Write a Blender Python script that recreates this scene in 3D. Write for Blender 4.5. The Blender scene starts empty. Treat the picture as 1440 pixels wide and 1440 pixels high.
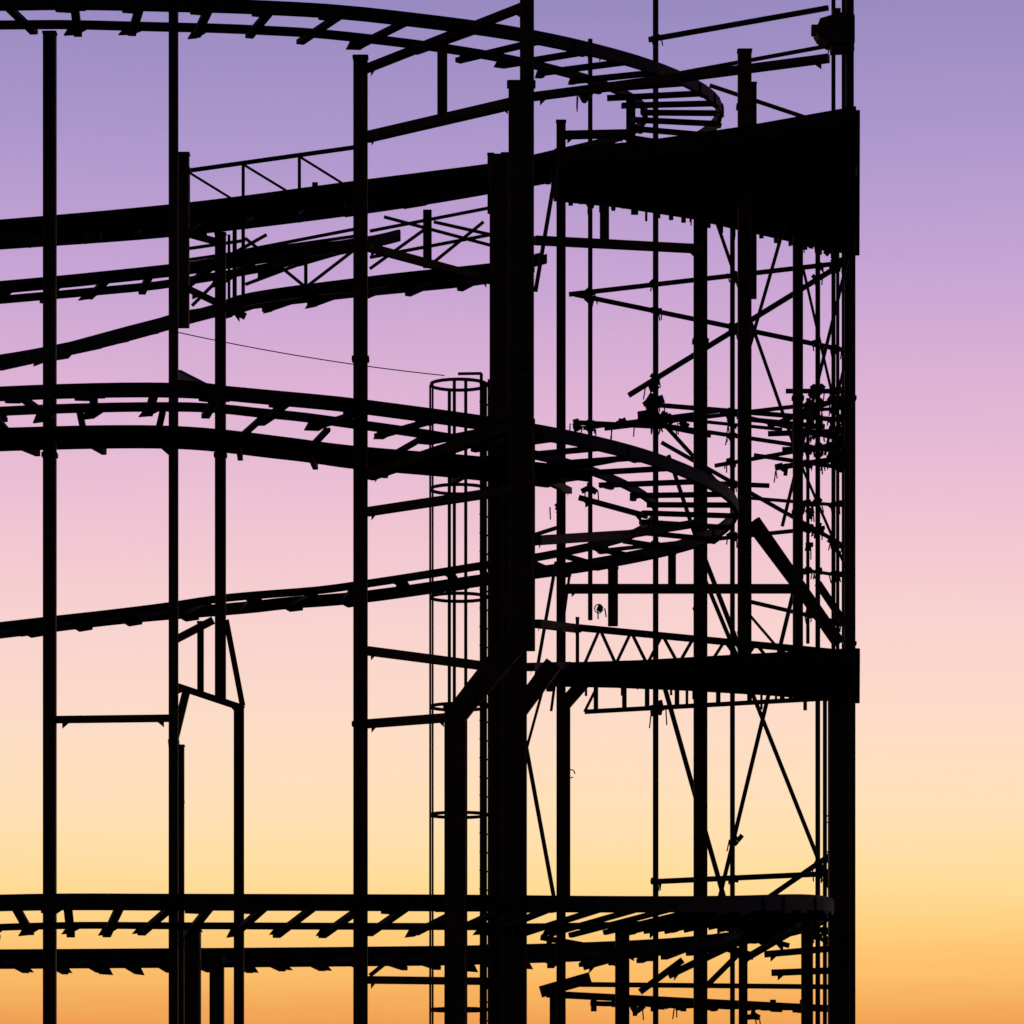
import bpy, math, random, bmesh
from mathutils import Vector
random.seed(11)
S=bpy.context.scene
S.view_settings.view_transform='Standard'; S.view_settings.look='None'; S.view_settings.exposure=0
EYE=1.6; DIST=60.0; F=6000.0; HOR=1700.0
# survey: bearing / elevation readings + distance behind the front plane -> metres
def W(a,b,Y):
    d=DIST+Y
    return Vector(((a-720)*d/F, Y, EYE+(HOR-b)*d/F))
def GZ(a,Y):
    v=W(a,0,Y); v.z=0; return v
def px(w,Y): return w*(DIST+Y)/F

# ---------------- materials
def mat(name,base,rough,metal,var=0.5,scale=6,rust=None,spec=.25):
    m=bpy.data.materials.new(name); m.use_nodes=True
    nt=m.node_tree; b=nt.nodes['Principled BSDF']
    tc=nt.nodes.new('ShaderNodeTexCoord')
    n=nt.nodes.new('ShaderNodeTexNoise'); n.inputs['Scale'].default_value=scale; n.inputs['Detail'].default_value=8
    nt.links.new(tc.outputs['Object'],n.inputs['Vector'])
    r=nt.nodes.new('ShaderNodeValToRGB')
    r.color_ramp.elements[0].position=0.35; r.color_ramp.elements[1].position=0.68
    r.color_ramp.elements[0].color=(*[c*(1-var) for c in base],1)
    r.color_ramp.elements[1].color=(*(rust if rust else [c*(1+var) for c in base]),1)
    nt.links.new(n.outputs['Fac'],r.inputs['Fac']); nt.links.new(r.outputs['Color'],b.inputs['Base Color'])
    b.inputs['Roughness'].default_value=rough; b.inputs['Metallic'].default_value=metal
    b.inputs['Specular IOR Level'].default_value=spec
    bp=nt.nodes.new('ShaderNodeBump'); bp.inputs['Strength'].default_value=0.25; bp.inputs['Distance'].default_value=0.01
    n2=nt.nodes.new('ShaderNodeTexNoise'); n2.inputs['Scale'].default_value=scale*9
    nt.links.new(tc.outputs['Object'],n2.inputs['Vector']); nt.links.new(n2.outputs['Fac'],bp.inputs['Height']); nt.links.new(bp.outputs['Normal'],b.inputs['Normal'])
    return m
M_COL=mat('painted_column_steel',(0.055,0.036,0.016),0.75,0.0,rust=(0.09,0.055,0.024))
M_TRK=mat('painted_track_steel',(0.02,0.022,0.034),0.75,0.0,spec=.15)
M_SCF=mat('weathered_tube_steel',(0.04,0.034,0.03),0.7,0.0)
M_DECK=mat('weathered_timber_deck',(0.03,0.025,0.022),0.9,0.0,scale=3,spec=.1)
M_CON=mat('concrete',(0.28,0.27,0.25),0.9,0.0,var=0.25)
M_GND=mat('asphalt',(0.05,0.05,0.05),0.9,0.0,var=0.35,scale=1.2)

# ---------------- geometry helpers
class Part:
    def __init__(s): s.v=[]; s.f=[]; s.sm=[]
    def box(s,a,b,w,h=None,up=None):
        h=h or w
        w+=random.uniform(-.0015,.0015); h+=random.uniform(-.0015,.0015)
        d=(b-a); 
        if d.length<1e-5: return
        d.normalize()
        if up is None: up=Vector((0,0,1)) if abs(d.z)<0.95 else Vector((0,1,0))
        r=d.cross(up).normalized(); u=r.cross(d).normalized()
        c=min(w,h)*0.08; i=len(s.v)
        prof=[(-w/2+c,-h/2),(w/2-c,-h/2),(w/2,-h/2+c),(w/2,h/2-c),(w/2-c,h/2),(-w/2+c,h/2),(-w/2,h/2-c),(-w/2,-h/2+c)]
        for p in (a,b):
            for x,y in prof: s.v.append(p+r*x+u*y)
        n=8
        for k in range(n): s.f.append((i+k,i+(k+1)%n,i+n+(k+1)%n,i+n+k)); s.sm.append(False)
        s.f.append(tuple(i+k for k in reversed(range(n)))); s.f.append(tuple(i+n+k for k in range(n))); s.sm+= [False,False]
    def tube(s,pts,rad,n=10):
        pts=[Vector(p) for p in pts]; i=len(s.v); prev=None
        for k,p in enumerate(pts):
            t=(pts[min(k+1,len(pts)-1)]-pts[max(k-1,0)]).normalized()
            if prev is None:
                up=Vector((0,0,1)) if abs(t.z)<0.9 else Vector((0,1,0))
                r=t.cross(up).normalized()
            else:
                r=(prev-t*prev.dot(t)).normalized()
            prev=r; u=t.cross(r)
            for j in range(n):
                a=2*math.pi*j/n; s.v.append(p+r*math.cos(a)*rad+u*math.sin(a)*rad)
        for k in range(len(pts)-1):
            for j in range(n):
                s.f.append((i+k*n+j,i+k*n+(j+1)%n,i+(k+1)*n+(j+1)%n,i+(k+1)*n+j)); s.sm.append(True)
        s.f.append(tuple(i+j for j in reversed(range(n)))); e=i+(len(pts)-1)*n
        s.f.append(tuple(e+j for j in range(n))); s.sm+=[False,False]
    def sweep(s,pts,prof,side):   # prof in (side,up)
        i=len(s.v); n=len(prof)
        for p,sd in zip(pts,side):
            for x,y in prof: s.v.append(p+sd*x+Vector((0,0,y)))
        for k in range(len(pts)-1):
            for j in range(n):
                s.f.append((i+k*n+j,i+k*n+(j+1)%n,i+(k+1)*n+(j+1)%n,i+(k+1)*n+j)); s.sm.append(False)
        s.f.append(tuple(i+j for j in reversed(range(n)))); e=i+(len(pts)-1)*n
        s.f.append(tuple(e+j for j in range(n))); s.sm+=[False,False]
    def prism(s,poly,vec):
        i=len(s.v); n=len(poly)
        for p in poly: s.v.append(Vector(p))
        for p in poly: s.v.append(Vector(p)+vec)
        for j in range(n): s.f.append((i+j,i+(j+1)%n,i+n+(j+1)%n,i+n+j)); s.sm.append(False)
        s.f.append(tuple(i+j for j in reversed(range(n)))); s.f.append(tuple(i+n+j for j in range(n))); s.sm+=[False,False]
    def emit(s,name,parent,m):
        me=bpy.data.meshes.new(name); me.from_pydata([tuple(v) for v in s.v],[],s.f)
        me.polygons.foreach_set('use_smooth',s.sm); me.update()
        bm=bmesh.new(); bm.from_mesh(me); bmesh.ops.recalc_face_normals(bm,faces=bm.faces); bm.to_mesh(me); bm.free()
        o=bpy.data.objects.new(name,me); S.collection.objects.link(o); me.materials.append(m)
        if parent: o.parent=parent
        return o
def group(name):
    e=bpy.data.objects.new(name,None); S.collection.objects.link(e); return e
def cr(pts,step=0.12):
    P=[pts[0]*2-pts[1]]+pts+[pts[-1]*2-pts[-2]]
    out=[]
    for k in range(1,len(P)-2):
        p0,p1,p2,p3=P[k-1:k+3]; n=max(2,int((p2-p1).length/step))
        for j in range(n):
            t=j/n
            out.append(0.5*((2*p1)+(p2-p0)*t+(2*p0-5*p1+4*p2-p3)*t*t+(3*p1-p0-3*p2+p3)*t**3))
    out.append(pts[-1]); return out

# ---------------- tracks
def sides(C):
    sd=[]
    for k in range(len(C)):
        t=(C[min(k+1,len(C)-1)]-C[max(k-1,0)]); t.z=0; t.normalize()
        sd.append(Vector((t.y,-t.x,0)))   # right-hand side of travel
    return sd
UP=Vector((0,0,1))
def track(ctrl,gauge=1.1,bank=0.0,tie=0.82,railh=0.14,skew=3,innerh=None,brk=.7,name='roller_coaster_track'):
    g=group(name)
    C=cr([W(*c) for c in ctrl]); sd=sides(C)
    R=Part();T=Part();B=Part()
    L=[c+s*gauge/2+UP*bank/2 for c,s in zip(C,sd)]; Q=[c-s*gauge/2-UP*bank/2 for c,s in zip(C,sd)]
    ih=innerh or railh*.55
    def bx(w,h,dx=0,dz=0): return [(-w/2+dx,-h/2+dz),(w/2+dx,-h/2+dz),(w/2+dx,h/2+dz),(-w/2+dx,h/2+dz)]
    R.sweep(L,bx(0.07,railh),sd); R.sweep(Q,bx(0.07,ih),sd)
    R.tube([p+UP*(railh/2+0.02) for p in L[::3]],0.035,8)
    R.tube([p+UP*(ih/2+0.02) for p in Q[::3]],0.03,8)
    acc=0
    for k in range(skew+3,len(C)-skew-3):
        acc+=(C[k]-C[k-1]).length
        if acc>=tie:
            acc=random.uniform(-.05,.05)
            s_=sd[k]; t=(C[k+1]-C[k-1]).normalized()
            a=L[k+skew//2]-UP*0.04; b=Q[k-(skew-skew//2)]-UP*0.06
            ext=random.choice((.04,.1,.22))
            d=(b-a).normalized()
            T.box(a,b+d*ext,0.12,0.07)          # tie runs on past the inner rail
            hh=random.uniform(.05,.13); E=Q[k-(skew-skew//2)]
            if random.random()<brk:             # guide-wheel bracket, leaning with the tie
                ln=random.uniform(.08,.2)
                B.prism([E+t*0.12-UP*ih*.5, E-t*ln-UP*ih*.5, E-t*(ln+.06)-UP*(ih*.5+hh), E-t*.02-UP*(ih*.5+hh*.85)],-s_*0.05)
            if random.random()<.4:
                E=L[k]; B.prism([E+t*0.18-UP*railh*.5, E-t*0.12-UP*railh*.5, E-t*0.12-UP*(railh*.5+.04), E+t*0.10-UP*(railh*.5+.05)],s_*0.05)
            if random.random()<.25:
                E=L[k]; B.box(E+t*.3,E-t*.1,.12,railh*1.1)
    R.emit('rails',g,M_TRK);T.emit('cross_ties',g,M_TRK);B.emit('rail_brackets',g,M_TRK)
    return g
T1=[(-700,75,9),(-420,44,5),(-150,28,1.8),(60,22,0.4),(250,25,0),(370,29,-.1),(500,38,0),(700,64,0.7),(850,98,2.4),(935,132,4.4),(960,162,6.5),(925,196,8.6),(820,225,10.3),(690,252,11.3),(500,284,12),(260,314,12),(0,335,11.6),(-300,360,10),(-700,400,9)]
track(T1,gauge=1.15)
T2=[(-700,640,9),(-420,600,5),(-150,578,1.8),(60,566,.4),(250,563,0),(370,572,-.1),(500,586,0),(700,615,0.7),(850,648,2.4),(950,688,4.4),(978,722,6.5),(935,758,8.6),(820,786,10.3),(690,806,11.3),(500,834,12),(380,845,12),(250,858,12),(60,880,11),(-150,905,10),(-420,940,9),(-700,975,8)]
track(T2,gauge=1.25,railh=0.15)
T3=[(-700,1322,9),(-420,1305,5),(-150,1295,1.5),(60,1288,.3),(250,1288,0),(600,1289,0),(800,1290,0.6),(960,1288,2.2),(1080,1284,4.6),(1110,1292,6.8),(1060,1318,8.8),(920,1338,10.5),(700,1347,12),(500,1350,12),(250,1352,12),(-100,1354,12),(-420,1354,11),(-700,1354,10)]
track(T3,bank=0.24,railh=0.18,tie=0.55,skew=4,gauge=1.3,innerh=.05,brk=.85)
# inner return runs at the back left
track([(-700,480,10),(-420,455,10),(-100,424,10),(120,404,10),(250,390,9.8),(400,366,10),(470,352,10.5),(530,338,11.5)],gauge=0.9,tie=0.7,railh=.15,brk=.5)
track([(-700,600,5),(-420,570,5),(-150,535,6),(60,500,8),(245,452,10.5),(330,430,11.5),(510,407,12.5),(690,388,13),(760,372,13.2)],gauge=0.9,tie=0.7,railh=.16,brk=.5)

# catwalk along the middle loop
g=group('maintenance_catwalk'); p=Part(); q=Part()
C=cr([W(*c) for c in [(-700,694,9.5),(-420,652,6),(-150,626,3.6),(60,616,2.6),(250,615,2.2),(400,630,2.2),(500,643,2.2),(640,655,2.4),(740,665,2.9),(800,672,3.6)]]); sd=sides(C)
p.sweep(C,[(-.42,-.06),(.42,-.06),(.42,.02),(-.42,.02)],sd)
for x in (-.4,.4): p.sweep(C,[(x-.03,-.1),(x+.03,-.1),(x+.03,.09),(x-.03,.09)],sd)
for k in range(5,len(C)-4,9):
    q.box(C[k]-sd[k]*.55-UP*.12,C[k]+sd[k]*.55-UP*.12,.08,.1)
    q.box(C[k]+sd[k]*.4-UP*.02,C[min(k+3,len(C)-1)]+sd[k]*1.75+UP*.05,.09,.06)
p.emit('deck_plates',g,M_DECK); q.emit('bearers',g,M_TRK)

# catwalk with lattice balustrade at back left (on the T1 return run)
g=group('lattice_walkway'); p=Part(); q=Part()
Y=11
path=[(-420,356,9.4),(0,324,10.6),(265,300,Y),(500,270,Y),(690,246,Y-.3),(780,232,Y-.6)]
C=cr([W(*c) for c in path]); sd=sides(C)
p.sweep(C,[(-.28,-.12),(.28,-.12),(.28,.12),(-.28,.12)],sd)
for k in range(3,len(C),7):
    e=C[k]-UP*random.uniform(.14,.3); q.box(C[k],e,random.uniform(.06,.2),.1)
rail=lambda x: 240+(x-265)*(207-240)/(500-265)
deck=lambda x: 300+(x-265)*(270-300)/(500-265)
q.box(W(250,rail(250),Y),W(510,rail(510),Y),px(5.5,Y))
xs=[265,342,421,500]
for i,x in enumerate(xs):
    q.box(W(x,rail(x),Y),W(x,deck(x),Y),px(4.5,Y))
    if i<len(xs)-1: q.box(W(x,rail(x)+2,Y),W(xs[i+1]-2,deck(xs[i+1])-2,Y),px(3.2,Y))
q.box(W(443,257,Y),W(443,290,Y),px(8,Y))
Y2=12.6
for a,b in [((345,352),(500,322)),((260,378),(420,345)),((520,325),(690,292)),((430,404),(500,350)),((606,372),(680,312)),((520,378),(598,322)),((540,305),(690,345)),((345,335),(430,404)),((262,350),(345,338)),((610,312),(690,330)),((300,372),(375,330)),((260,366),(500,332)),((270,430),(300,400)),((345,400),(420,372)),((520,362),(690,330))]:
    q.box(W(*a,Y2),W(*b,Y2),px(4.2,Y2))
for x,a,b,w in [(330,322,440,6),(342,322,436,5),(322,330,440,4),(601,296,376,12),(430,350,405,5),(262,330,380,5)]:
    q.box(W(x,a,Y2),W(x,b,Y2),px(w,Y2))
p.emit('walkway_deck',g,M_DECK); q.emit('lattice_rails',g,M_TRK)

# ---------------- support frames
foot=Part(); footg=group('concrete_footings')
def footing(v,w):
    foot.box(Vector((v.x,v.y,-0.3)),Vector((v.x,v.y,0.18)),w*2.6+.3)
def frame(cols,beams,name='roller_coaster_support_frame'):
    g=group(name); c=Part(); b=Part(); fl=Part()
    for col in cols:
        x,y0,y1,w,Y=col[:5]; top=W(x,y0,Y); ww=px(w,Y)
        if y1 is None:
            bot=GZ(x,Y); footing(bot,ww); bot.z=0.18
            fl.box(Vector((bot.x,bot.y,.18)),Vector((bot.x,bot.y,.22)),ww*1.9)
        else: bot=W(x,y1,Y)
        c.box(top,bot,ww)
        if y0>0:  fl.box(top,top+Vector((0,0,.025)),ww*1.12)
        for yy in col[5] if len(col)>5 else []:
            v=W(x,yy,Y); fl.box(v-Vector((0,0,.03)),v+Vector((0,0,.03)),ww*1.22)
    for bm_ in beams:
        a,e,w=bm_; A=W(*a); E=W(*e); b.box(A,E,px(w,a[2]))
        d=(E-A).normalized()
        if (E-A).length>.8 and abs(d.z)<.6:
            for P_,s_ in ((A,1),(E,-1)):
                P_=P_+d*s_*.1; b.prism([P_+UP*.02,P_+d*s_*.16+UP*.0,P_-UP*.13],Vector((0,.03,0)))
    c.emit('columns',g,M_COL); b.emit('cross_beams',g,M_COL); fl.emit('flange_plates',g,M_COL)
    return g
frame([(507,82,None,20,1,[505,1018]),(733,120,905,36,-.8,[]),(741,-260,140,20,-.8)],
 [((514,97,1),(740,8,-.8),11),((622,66,.1),(622,168,.1),14),((515,193,1),(722,145,-.8),14),
  ((515,347,1),(690,394,3.2),11),((515,720,1),(720,689,-.8),12),((515,915,1),(692,938,3.2),12),((515,1018,1),(632,1009,0),12),
  ((515,1378,1),(692,1380,3.2),11),((520,668,1),(735,596,-.8),15),
  ((733,888,-.8),(640,1008,-.8),30),((745,590,-.8),(745,915,-.8),15),
  ((750,136,-.8),(1165,82,-2.6),11)])
frame([(640,995,None,30,-.8,[])],[((728,905,-.8),(640,1010,-.8),26)])
frame([(702,222,None,27,3.2,[]),(690,218,300,9,4.2),(723,575,None,36,2.2,[]),(712,218,620,14,4.2)],
 [((778,934,2.2),(722,1010,2.2),24),((735,985,2.2),(735,1440,2.2),10),((752,338,5),(985,350,6),12),((850,285,6),(850,342,6),13),((755,760,2),(880,752,6),14),((880,752,6),(985,735,7.4),12),((755,877,5),(812,884,8),12),((735,660,2.2),(800,690,8),10),((745,938,2.2),(798,936,8),12)])
frame([(789,172,None,13,8,[760]),(887,140,205,13,8),(862,800,880,14,8),(945,780,828,11,8),(812,870,935,5,8)],
 [((789,190,8),(884,188,8),11),((838,940,8),(796,988,8),18),((795,985,8),(795,1270,8),14),((796,828,8),(1130,828,10),13),((815,700,8),(910,726,7.6),8)])
frame([(1047,73,932,19,8.6,[150]),(985,296,None,19,11.5,[480,940]),(1122,334,922,14,10.5,[560,720]),(1180,970,None,30,9,[]),(1060,118,420,8,8.9),(1195,155,None,15,12.4,[560,905]),(1195,-200,160,11,12.4)],
 [((1060,732,8.6),(1180,905,9),15),((1050,735,8.6),(1150,868,9),7),((1150,820,9),(1190,880,9),10)])
frame([(305,1345,None,20,11,[]),(266,1310,None,32,10),(875,1300,None,20,9.5),(1135,1280,None,16,6.5),(780,1385,None,14,12),(1045,1320,None,12,9)],
 [((1075,1342,9),(1192,1332,9),9),((1085,1368,9),(1192,1364,9),9),((900,1395,9.5),(960,1350,9.5),9),((760,1395,9),(830,1375,9),16),
  ((780,1384,9),(1192,1388,9),7),((1045,1350,9),(1130,1300,6.5),8),((980,1400,9),(1045,1335,9),8),((820,1360,9),(900,1338,9),9),((905,1310,9),(1050,1290,9),7),((940,1372,9),(1070,1310,9),10),((520,1372,9),(560,1340,9),6),((590,1350,9),(690,1330,9),6),((760,1318,9),(880,1340,9),8),((980,1320,9),(1060,1345,9),10),((1000,1300,8),(1110,1330,8),7)])
frame([(244,-80,None,13,2,[]),(257,218,460,18,6,[240]),(310,330,985,15,6,[640]),(336,995,None,14,6,[]),(282,876,975,9,6),(252,1050,None,14,3)],
 [((240,962,6),(342,996,6),9),((318,872,6),(341,992,6),8),((262,972,6),(244,1046,6),11),((244,1040,3),(252,1130,3),15),((305,340,6),(250,325,6),9),((262,405,6),(345,445,6),9),((250,525,6),(318,560,2),10),((250,540,2),(310,548,2),12),((246,900,6),(300,872,6),10)])
frame([(70,48,None,18,2.2,[640])],[((240,1010,2),(78,1012,2.2),10)])
frame([(-160,60,None,20,4,[])],[])

# ---------------- decks on the right
def deckH(pts,H,t,name,joist,nj):
    g=group(name); p=Part(); q=Part()
    def at(a,b):
        d=H*F/(HOR-b); return Vector(((a-720)*d/F,d-DIST,EYE+H))
    poly=[at(*k) for k in pts]
    p.prism(poly,Vector((0,0,t)))
    n=len(poly)
    for i in range(n): q.box(poly[i]+Vector((0,0,-.06)),poly[(i+1)%n]+Vector((0,0,-.06)),.12,.24)
    near=pts[:len(pts)//2]; far=pts[len(pts)//2:][::-1]
    def ev(l,u):
        s=u*(len(l)-1); i=min(int(s),len(l)-2); f=s-i
        return (l[i][0]*(1-f)+l[i+1][0]*f, l[i][1]*(1-f)+l[i+1][1]*f)
    for k in range(nj):
        u=(k+.5)/nj; a=at(*ev(near,u)); b=at(*ev(far,u))
        d=(b-a).normalized()
        q.box(a-Vector((0,0,joist/2)),b+d*random.uniform(.05,.5)-Vector((0,0,joist/2)),.08,joist)
        if random.random()<.6:
            e=b+d*.1; q.box(e-UP*.0,e-UP*random.uniform(.15,.42),random.choice([.04,.06,.12]))
    for u in (.3,.6,.85): 
        a=[at(*[near_*(1-u)+far_*u for near_,far_ in zip(ev(near,t_),ev(far,t_))]) for t_ in (0,.25,.5,.75,1)]
        for m_,n_ in zip(a,a[1:]): q.box(m_-Vector((0,0,joist+.06)),n_-Vector((0,0,joist+.06)),.1,.14)
    p.emit('deck_boards',g,M_DECK); q.emit('joists',g,M_TRK); return g
deckH([(780,219),(900,209),(1040,189),(1204,160),(1204,345),(1040,308),(900,274),(780,258)],16.8,.12,'elevated_platform',.22,24)
deckH([(765,938),(900,934),(1040,926),(1204,917),(1204,974),(1040,958),(900,948),(765,944)],8.64,.06,'elevated_platform',.12,24)
g=group('platform_truss'); q=Part(); Y=8
q.box(W(755,877,Y),W(1200,920,Y),px(9,Y))
x=822; up_=False
tl=lambda x:877+(x-755)*45/475
while x<1150:
    x2=x+22; 
    a,b=(tl(x),934) if up_ else (934,tl(x))
    q.box(W(x,a,Y),W(x2,b,Y),px(4.5,Y)); x=x2; up_=not up_
Yr=10
q.box(W(822,1001,Yr),W(1165,982,Yr),px(6,Yr)); q.box(W(822,1001,Yr),W(850,945,Yr),px(4,Yr))
for x in (838,878,910,952,966,1010,1054,1100,1150): q.box(W(x,942,Yr),W(x,1000-(x-822)*.055,Yr),px(6.5 if x!=966 else 4,Yr))
for x in (960,1015,1085,1110,1140,1160): q.box(W(x,955,Yr),W(x+random.uniform(20,55),975+random.uniform(-5,5),Yr),px(7,Yr))
q.emit('truss_bars',g,M_TRK)
g=group('service_walkway'); q=Part(); Y=13
q.box(W(770,1398,Y),W(1198,1420,Y),px(6,Y),.12)
C=[W(830+i*15,1411+i*.35+random.uniform(-1,1),Y) for i in range(25)]
for a,b in zip(C,C[1:]): q.box(a,b,px(random.choice([7,9,12]),Y))
for i in range(9):
    a=W(835+i*42,1414,Y); q.box(a-Vector((0,0,.1)),a+Vector((0,0,.1)),.1)
q.emit('walkway_members',g,M_SCF)

# ---------------- scaffolding
g=group('scaffolding'); t=Part(); cpl=Part()
def coup(v,s=1.0):
    w=.085*s
    for k in range(3):
        o=Vector((random.uniform(-.06,.06),random.uniform(-.05,-.02),random.uniform(-.05,.05)))*s
        r=Vector((random.uniform(-1,1),random.uniform(-.3,.3),random.uniform(-1,1))).normalized()*w*.6
        cpl.box(v+o-r,v+o+r,w*.6,w*.75)
    for k in range(2):
        b=v+Vector((random.choice((-1,1))*random.uniform(.05,.1)*s,-.04,random.uniform(-.04,.04))); cpl.tube([b,b+Vector((random.uniform(-.04,.04),0,-.15*s))],.011,6)
VX=[(830,55,872,6.5,13),(922,-150,None,8,12.5),(1030,250,None,7,13.5),(1150,330,None,7,13),(1172,-150,None,6,15.5),(1187,-150,None,7,12.8),(1136,560,905,5,15),(1160,980,None,6,14),(1178,330,920,5,14.5)]
for x,a,b,w,Y in VX:
    t.tube([W(x,a,Y), GZ(x,Y) if b is None else W(x,b,Y)],px(w,Y)/2)
TB_=[((800,414),(1200,368),7),((808,414),(1200,495),7),((884,556),(1196,364),8),((912,56),(1165,11),8),
 ((912,111),(1200,58),6),((998,120),(1135,166),6),
 ((806,594),(930,600),7),((820,602),(1010,578),6),((905,568),(1200,592),7),((850,603),(1200,562),6),((945,600),(1200,638),6),((1080,600),(1200,553),7),((1005,655),(1200,620),6),((1105,550),(1200,550),7),((1000,575),(1200,622),6),((900,592),(1000,612),8),((1060,640),(1200,660),6),((1090,658),(1200,642),8),((1125,578),(1200,573),5),
 ((930,622),(1200,775),6),((1010,680),(1082,683),7),((905,565),(1010,680),6),((1050,700),(1200,712),5),((1080,610),(1200,606),8),((960,590),(1100,604),5),((1055,590),(1160,600),7),((1100,632),(1200,628),7),
 ((840,775),(1160,742),6),((752,752),(790,740),6),((1050,845),(1200,880),6),((1120,800),(1200,812),5),
 ((915,1240),(1200,1227),8),((1078,1264),(1200,1180),8),((1060,1310),(1200,1306),6),((1100,1284),(1200,1350),6)]
for i,(a,b,w) in enumerate(TB_):
    Y=12.6+(i%3)*.35+.2; t.tube([W(*a,Y),W(*b,Y)],px(w,Y)/2)
    for x,ya,yb,ww,YY in VX:
        if min(a[0],b[0])-4<=x<=max(a[0],b[0])+4:
            y=a[1]+(b[1]-a[1])*(x-a[0])/(b[0]-a[0])
            if y>ya and (yb is None or y<yb): coup(W(x,y,min(Y,YY)),1.0)
for a,b,w,Y in [((1000,290),(1062,470),5,11.5),((1062,470),(1125,650),5,11.5),((1105,310),(1045,520),5,11),((1192,365),(1100,740),5,12),((985,800),(1060,980),6,11.5),((1060,980),(1172,1262),6,11.5),((1115,835),(1012,1262),6,11.2),((930,950),(1018,1262),7,12),((985,770),(1040,912),7,11.3),((780,250),(753,410),6,5),((775,1000),(802,800),4,7.5),((770,945),(738,1062),4,2.6),((738,1040),(780,1268),6,4),((782,790),(752,960),5,6),((940,640),(990,790),6,11),((1160,640),(1190,500),4,12),((1125,650),(1190,800),4,11.7),((1130,380),(1190,640),4,12),((1050,860),(1110,930),4,11.8)]:
    t.tube([W(*a,Y),W(*b,Y)],px(w,Y)/2)
for x,y,s in [(925,570,2.2),(905,590,1.8),(940,585,1.6),(812,598,1.4),(870,600,1.5),(960,597,1.3),(915,545,1.3),(1148,550,1.5),(1175,640,1.6),(1100,660,1.3),(1135,575,1.4),(1187,655,1.5),(820,135,1.7),(838,70,1.5),(835,285,1.3),(925,1000,1.8),(1030,930,1.5),(905,955,1.3),(830,690,1.4),(782,715,1.3),(845,858,1.0),(1133,718,1.5),(1133,770,1.2),(1035,1180,1.2),(1168,230,1.2),(1085,320,1.3),(1160,350,1.4),(1180,345,1.4),(1187,1215,1.4),(940,1415,1.5),(895,1418,1.5),(1055,1430,1.5),(1120,330,1.3),(980,300,1.3),(1140,342,1.2)]:
    coup(W(x,y,12.4),s)
t.emit('tubes',g,M_SCF); cpl.emit('couplers',g,M_SCF)
g=group('lift_drive_motor'); q=Part(); Y=11.6
v=W(1172,48,Y)
q.prism([v+Vector((-.32,-.25,.0)),v+Vector((-.24,-.25,.2)),v+Vector((.1,-.25,.3)),v+Vector((.34,-.25,.26)),v+Vector((.34,-.25,-.2)),v+Vector((-.1,-.25,-.2)),v+Vector((-.26,-.25,-.1))],Vector((0,.5,0)))
q.tube([v+Vector((-.37,0,.06)),v+Vector((-.2,0,.06))],.1,14)
q.box(v+Vector((-.05,0,-.27)),v+Vector((.34,0,-.25)),.3,.1); q.box(v+Vector((.05,0,.28)),v+Vector((.05,0,.42)),.14)
q.emit('motor_housing',g,M_COL)

# ---------------- caged ladder
g=group('caged_ladder'); q=Part(); Y=4; r=px(40,Y); c0=W(645,0,Y); 
def arc(z,rad,a0=0,a1=360,n=30): return [Vector((c0.x+rad*math.cos(math.radians(a0+(a1-a0)*i/n)),Y+rad*math.sin(math.radians(a0+(a1-a0)*i/n)),z)) for i in range(n+1)]
for y in (541,688,840,994,1146,1300,1420):
    z=W(0,y,Y).z
    pts=arc(z,r)
    for a,b in zip(pts,pts[1:]): q.box(a,b,.012,.05)
    q.box(Vector((c0.x+r,Y,z)),Vector((W(697,0,Y).x,3.4,z)),.04,.05)
ztop=W(0,541,Y).z
for ang in (180,205,110,262,285,330,20):
    x=c0.x+r*math.cos(math.radians(ang)); y=Y+r*math.sin(math.radians(ang))
    q.box(Vector((x,y,2.2)),Vector((x,y,ztop)),.05 if ang not in(180,205) else .032,.012 if ang in(180,205) else .045)
xs_=[W(677,0,Y).x,W(686,0,Y).x]
la=Vector((xs_[0],Y-.25,0)); lb=Vector((xs_[1]+.02,Y+.2,0))
for v in (la,lb): q.box(Vector((v.x,v.y,.2)),Vector((v.x,v.y,ztop+.12)),.05,.03)
z=.5
while z<ztop: q.tube([Vector((la.x-.02,la.y,z)),Vector((lb.x+.06,lb.y,z))],.014,6); z+=.28
q.box(Vector((la.x,la.y,ztop+.12)),Vector((c0.x,Y-.38,ztop+.09)),.04)
q.emit('cage_and_rungs',g,M_COL)

# ---------------- cables & loops
g=group('overhead_cable'); q=Part()
pts=[]
A=W(244,466,2.1);B_=W(625,528,4)
for i in range(41):
    u=i/40; p_=A.lerp(B_,u); p_.z-=.06*4*u*(1-u); pts.append(p_)
q.tube(pts,.008,6); q.emit('wire',g,M_SCF)
g=group('loose_cable_loops'); q=Part()
for x,y,Y,r_ in [(842,856,12.3,.07),(803,1088,7.8,.06),(1041,890,12,.05),(1166,1152,12,.06),(1172,1162,12,.05),(978,856,11,.04)]:
    c=W(x,y,Y); q.tube([c+Vector((r_*math.cos(a*.35),0.02*math.sin(a*.4),r_*math.sin(a*.35)*1.1)) for a in range(16)],.010,6)
q.emit('cable_loops',g,M_SCF)
foot.emit('footing_blocks',footg,M_CON)

# ---------------- ground
me=bpy.data.meshes.new('ground'); s_=3000
me.from_pydata([(-s_,-s_,0),(s_,-s_,0),(s_,s_,0),(-s_,s_,0)],[],[(0,1,2,3)]); me.materials.append(M_GND)
S.collection.objects.link(bpy.data.objects.new('ground',me))

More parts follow.
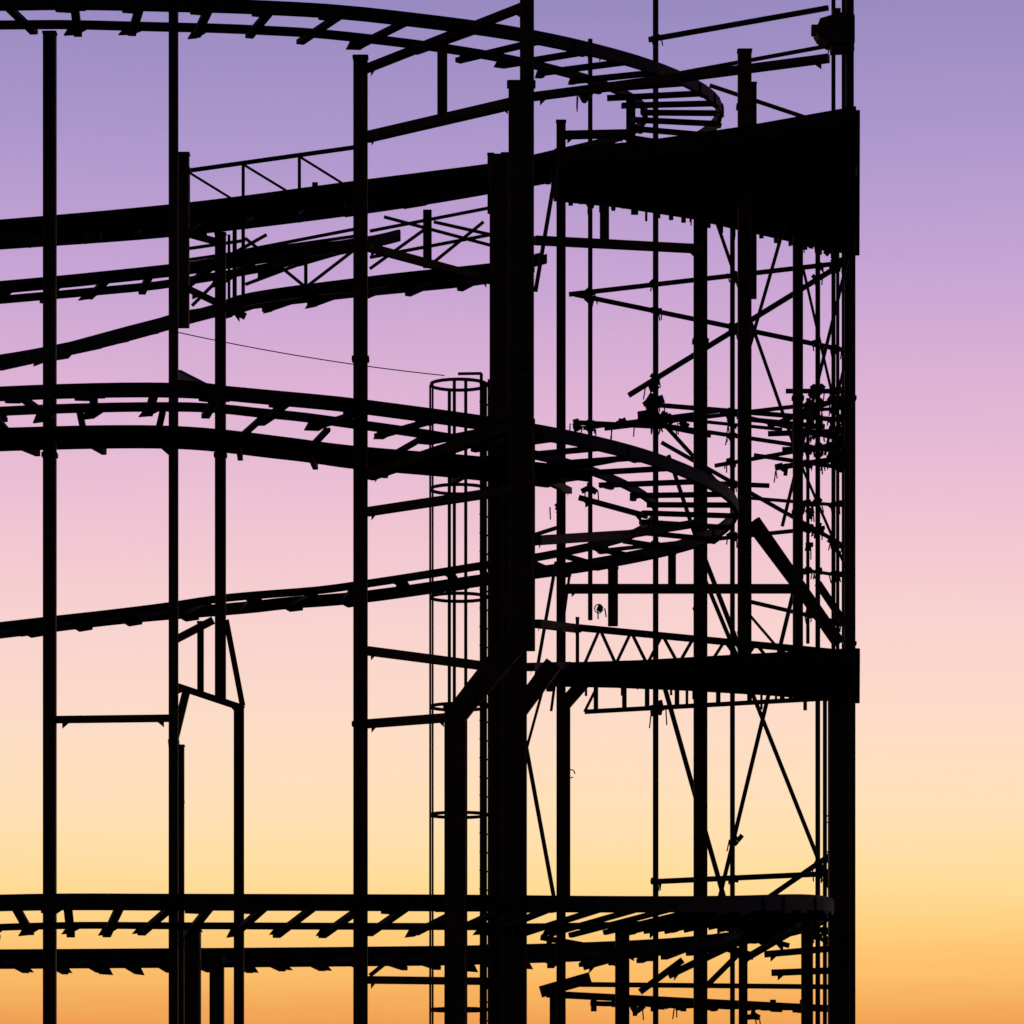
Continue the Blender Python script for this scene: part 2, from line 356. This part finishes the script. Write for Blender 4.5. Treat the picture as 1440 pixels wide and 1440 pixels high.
# ---------------- sky
w=bpy.data.worlds.new('World'); S.world=w; w.use_nodes=True; nt=w.node_tree; nt.nodes.clear()
N=nt.nodes.new; Lk=nt.links.new
out=N('ShaderNodeOutputWorld'); bg=N('ShaderNodeBackground'); Lk(bg.outputs[0],out.inputs[0])
tc=N('ShaderNodeTexCoord'); nm=N('ShaderNodeVectorMath'); nm.operation='NORMALIZE'; Lk(tc.outputs['Generated'],nm.inputs[0])
sp=N('ShaderNodeSeparateXYZ'); Lk(nm.outputs[0],sp.inputs[0])
mp=N('ShaderNodeMapping'); mp.inputs['Scale'].default_value=(7,7,60); mp.inputs['Rotation'].default_value=(0,math.radians(2.5),0); Lk(nm.outputs[0],mp.inputs[0])
nz=N('ShaderNodeTexNoise'); nz.inputs['Scale'].default_value=2.2; nz.inputs['Detail'].default_value=6; nz.inputs['Distortion'].default_value=.6; Lk(mp.outputs[0],nz.inputs[0])
ma=N('ShaderNodeMath'); ma.operation='MULTIPLY_ADD'; ma.inputs[1].default_value=.007; Lk(nz.outputs['Fac'],ma.inputs[0])
sb=N('ShaderNodeMath'); sb.operation='SUBTRACT'; sb.inputs[1].default_value=.0035; Lk(sp.outputs['Z'],sb.inputs[0]); Lk(sb.outputs[0],ma.inputs[2])
dv=N('ShaderNodeMath'); dv.operation='DIVIDE'; dv.inputs[1].default_value=.5; Lk(ma.outputs[0],dv.inputs[0])
rp=N('ShaderNodeValToRGB'); Lk(dv.outputs[0],rp.inputs[0])
def lin(c): return [((x/255+.055)/1.055)**2.4 if x/255>.04045 else x/255/12.92 for x in c]
stops=[(1700,(150,85,60)),(1560,(212,122,60)),(1440,(235,158,84)),(1375,(246,184,102)),(1300,(251,206,128)),(1235,(252,219,154)),(1150,(251,222,180)),(1030,(250,219,198)),(880,(246,209,207)),(730,(237,194,211)),(560,(221,178,213)),(380,(197,163,212)),(190,(171,150,204)),(0,(150,137,192)),(-700,(80,85,140)),(-1600,(45,55,105))]
er=rp.color_ramp.elements
for i,(y,c) in enumerate(stops):
    tz=(HOR-y)/F; z=tz/math.sqrt(1+tz*tz); pos=min(z/.5,1)
    e=er[i] if i<2 else er.new(pos)
    e.position=pos; e.color=(*lin(c),1)
md=N('ShaderNodeMapRange'); md.inputs[1].default_value=-.4; md.inputs[2].default_value=.93; md.inputs[3].default_value=.09; md.inputs[4].default_value=1.0
Lk(sp.outputs['Y'],md.inputs[0])
vm=N('ShaderNodeVectorMath'); vm.operation='SCALE'; Lk(rp.outputs[0],vm.inputs[0]); Lk(md.outputs[0],vm.inputs['Scale'])
sk=N('ShaderNodeTexSky'); sk.sky_type='NISHITA'; sk.sun_disc=False; sk.sun_elevation=math.radians(1.5); sk.sun_rotation=math.radians(4)
v2=N('ShaderNodeVectorMath'); v2.operation='SCALE'; Lk(sk.outputs[0],v2.inputs[0]); v2.inputs['Scale'].default_value=.002
ad=N('ShaderNodeVectorMath'); ad.operation='ADD'; Lk(vm.outputs[0],ad.inputs[0]); Lk(v2.outputs[0],ad.inputs[1])
Lk(ad.outputs[0],bg.inputs[0]); bg.inputs[1].default_value=1.0
sl=bpy.data.lights.new('sun','SUN'); sl.energy=.1; sl.angle=math.radians(.5); sl.color=(1,.6,.35)
so=bpy.data.objects.new('sun',sl); S.collection.objects.link(so)
e=math.radians(1.5); a=math.radians(4); dirv=Vector((math.sin(a)*math.cos(e),math.cos(a)*math.cos(e),math.sin(e)))
so.rotation_euler=dirv.to_track_quat('Z','Y').to_euler()
# ---------------- camera
cd=bpy.data.cameras.new('camera'); co=bpy.data.objects.new('camera',cd); S.collection.objects.link(co)
co.location=(0,-DIST,EYE); co.rotation_euler=(math.radians(90),0,0)
cd.sensor_width=36; cd.lens=F/1440*36; cd.shift_y=(HOR-720)/1440; cd.clip_end=9000; cd.clip_start=.5
S.camera=co
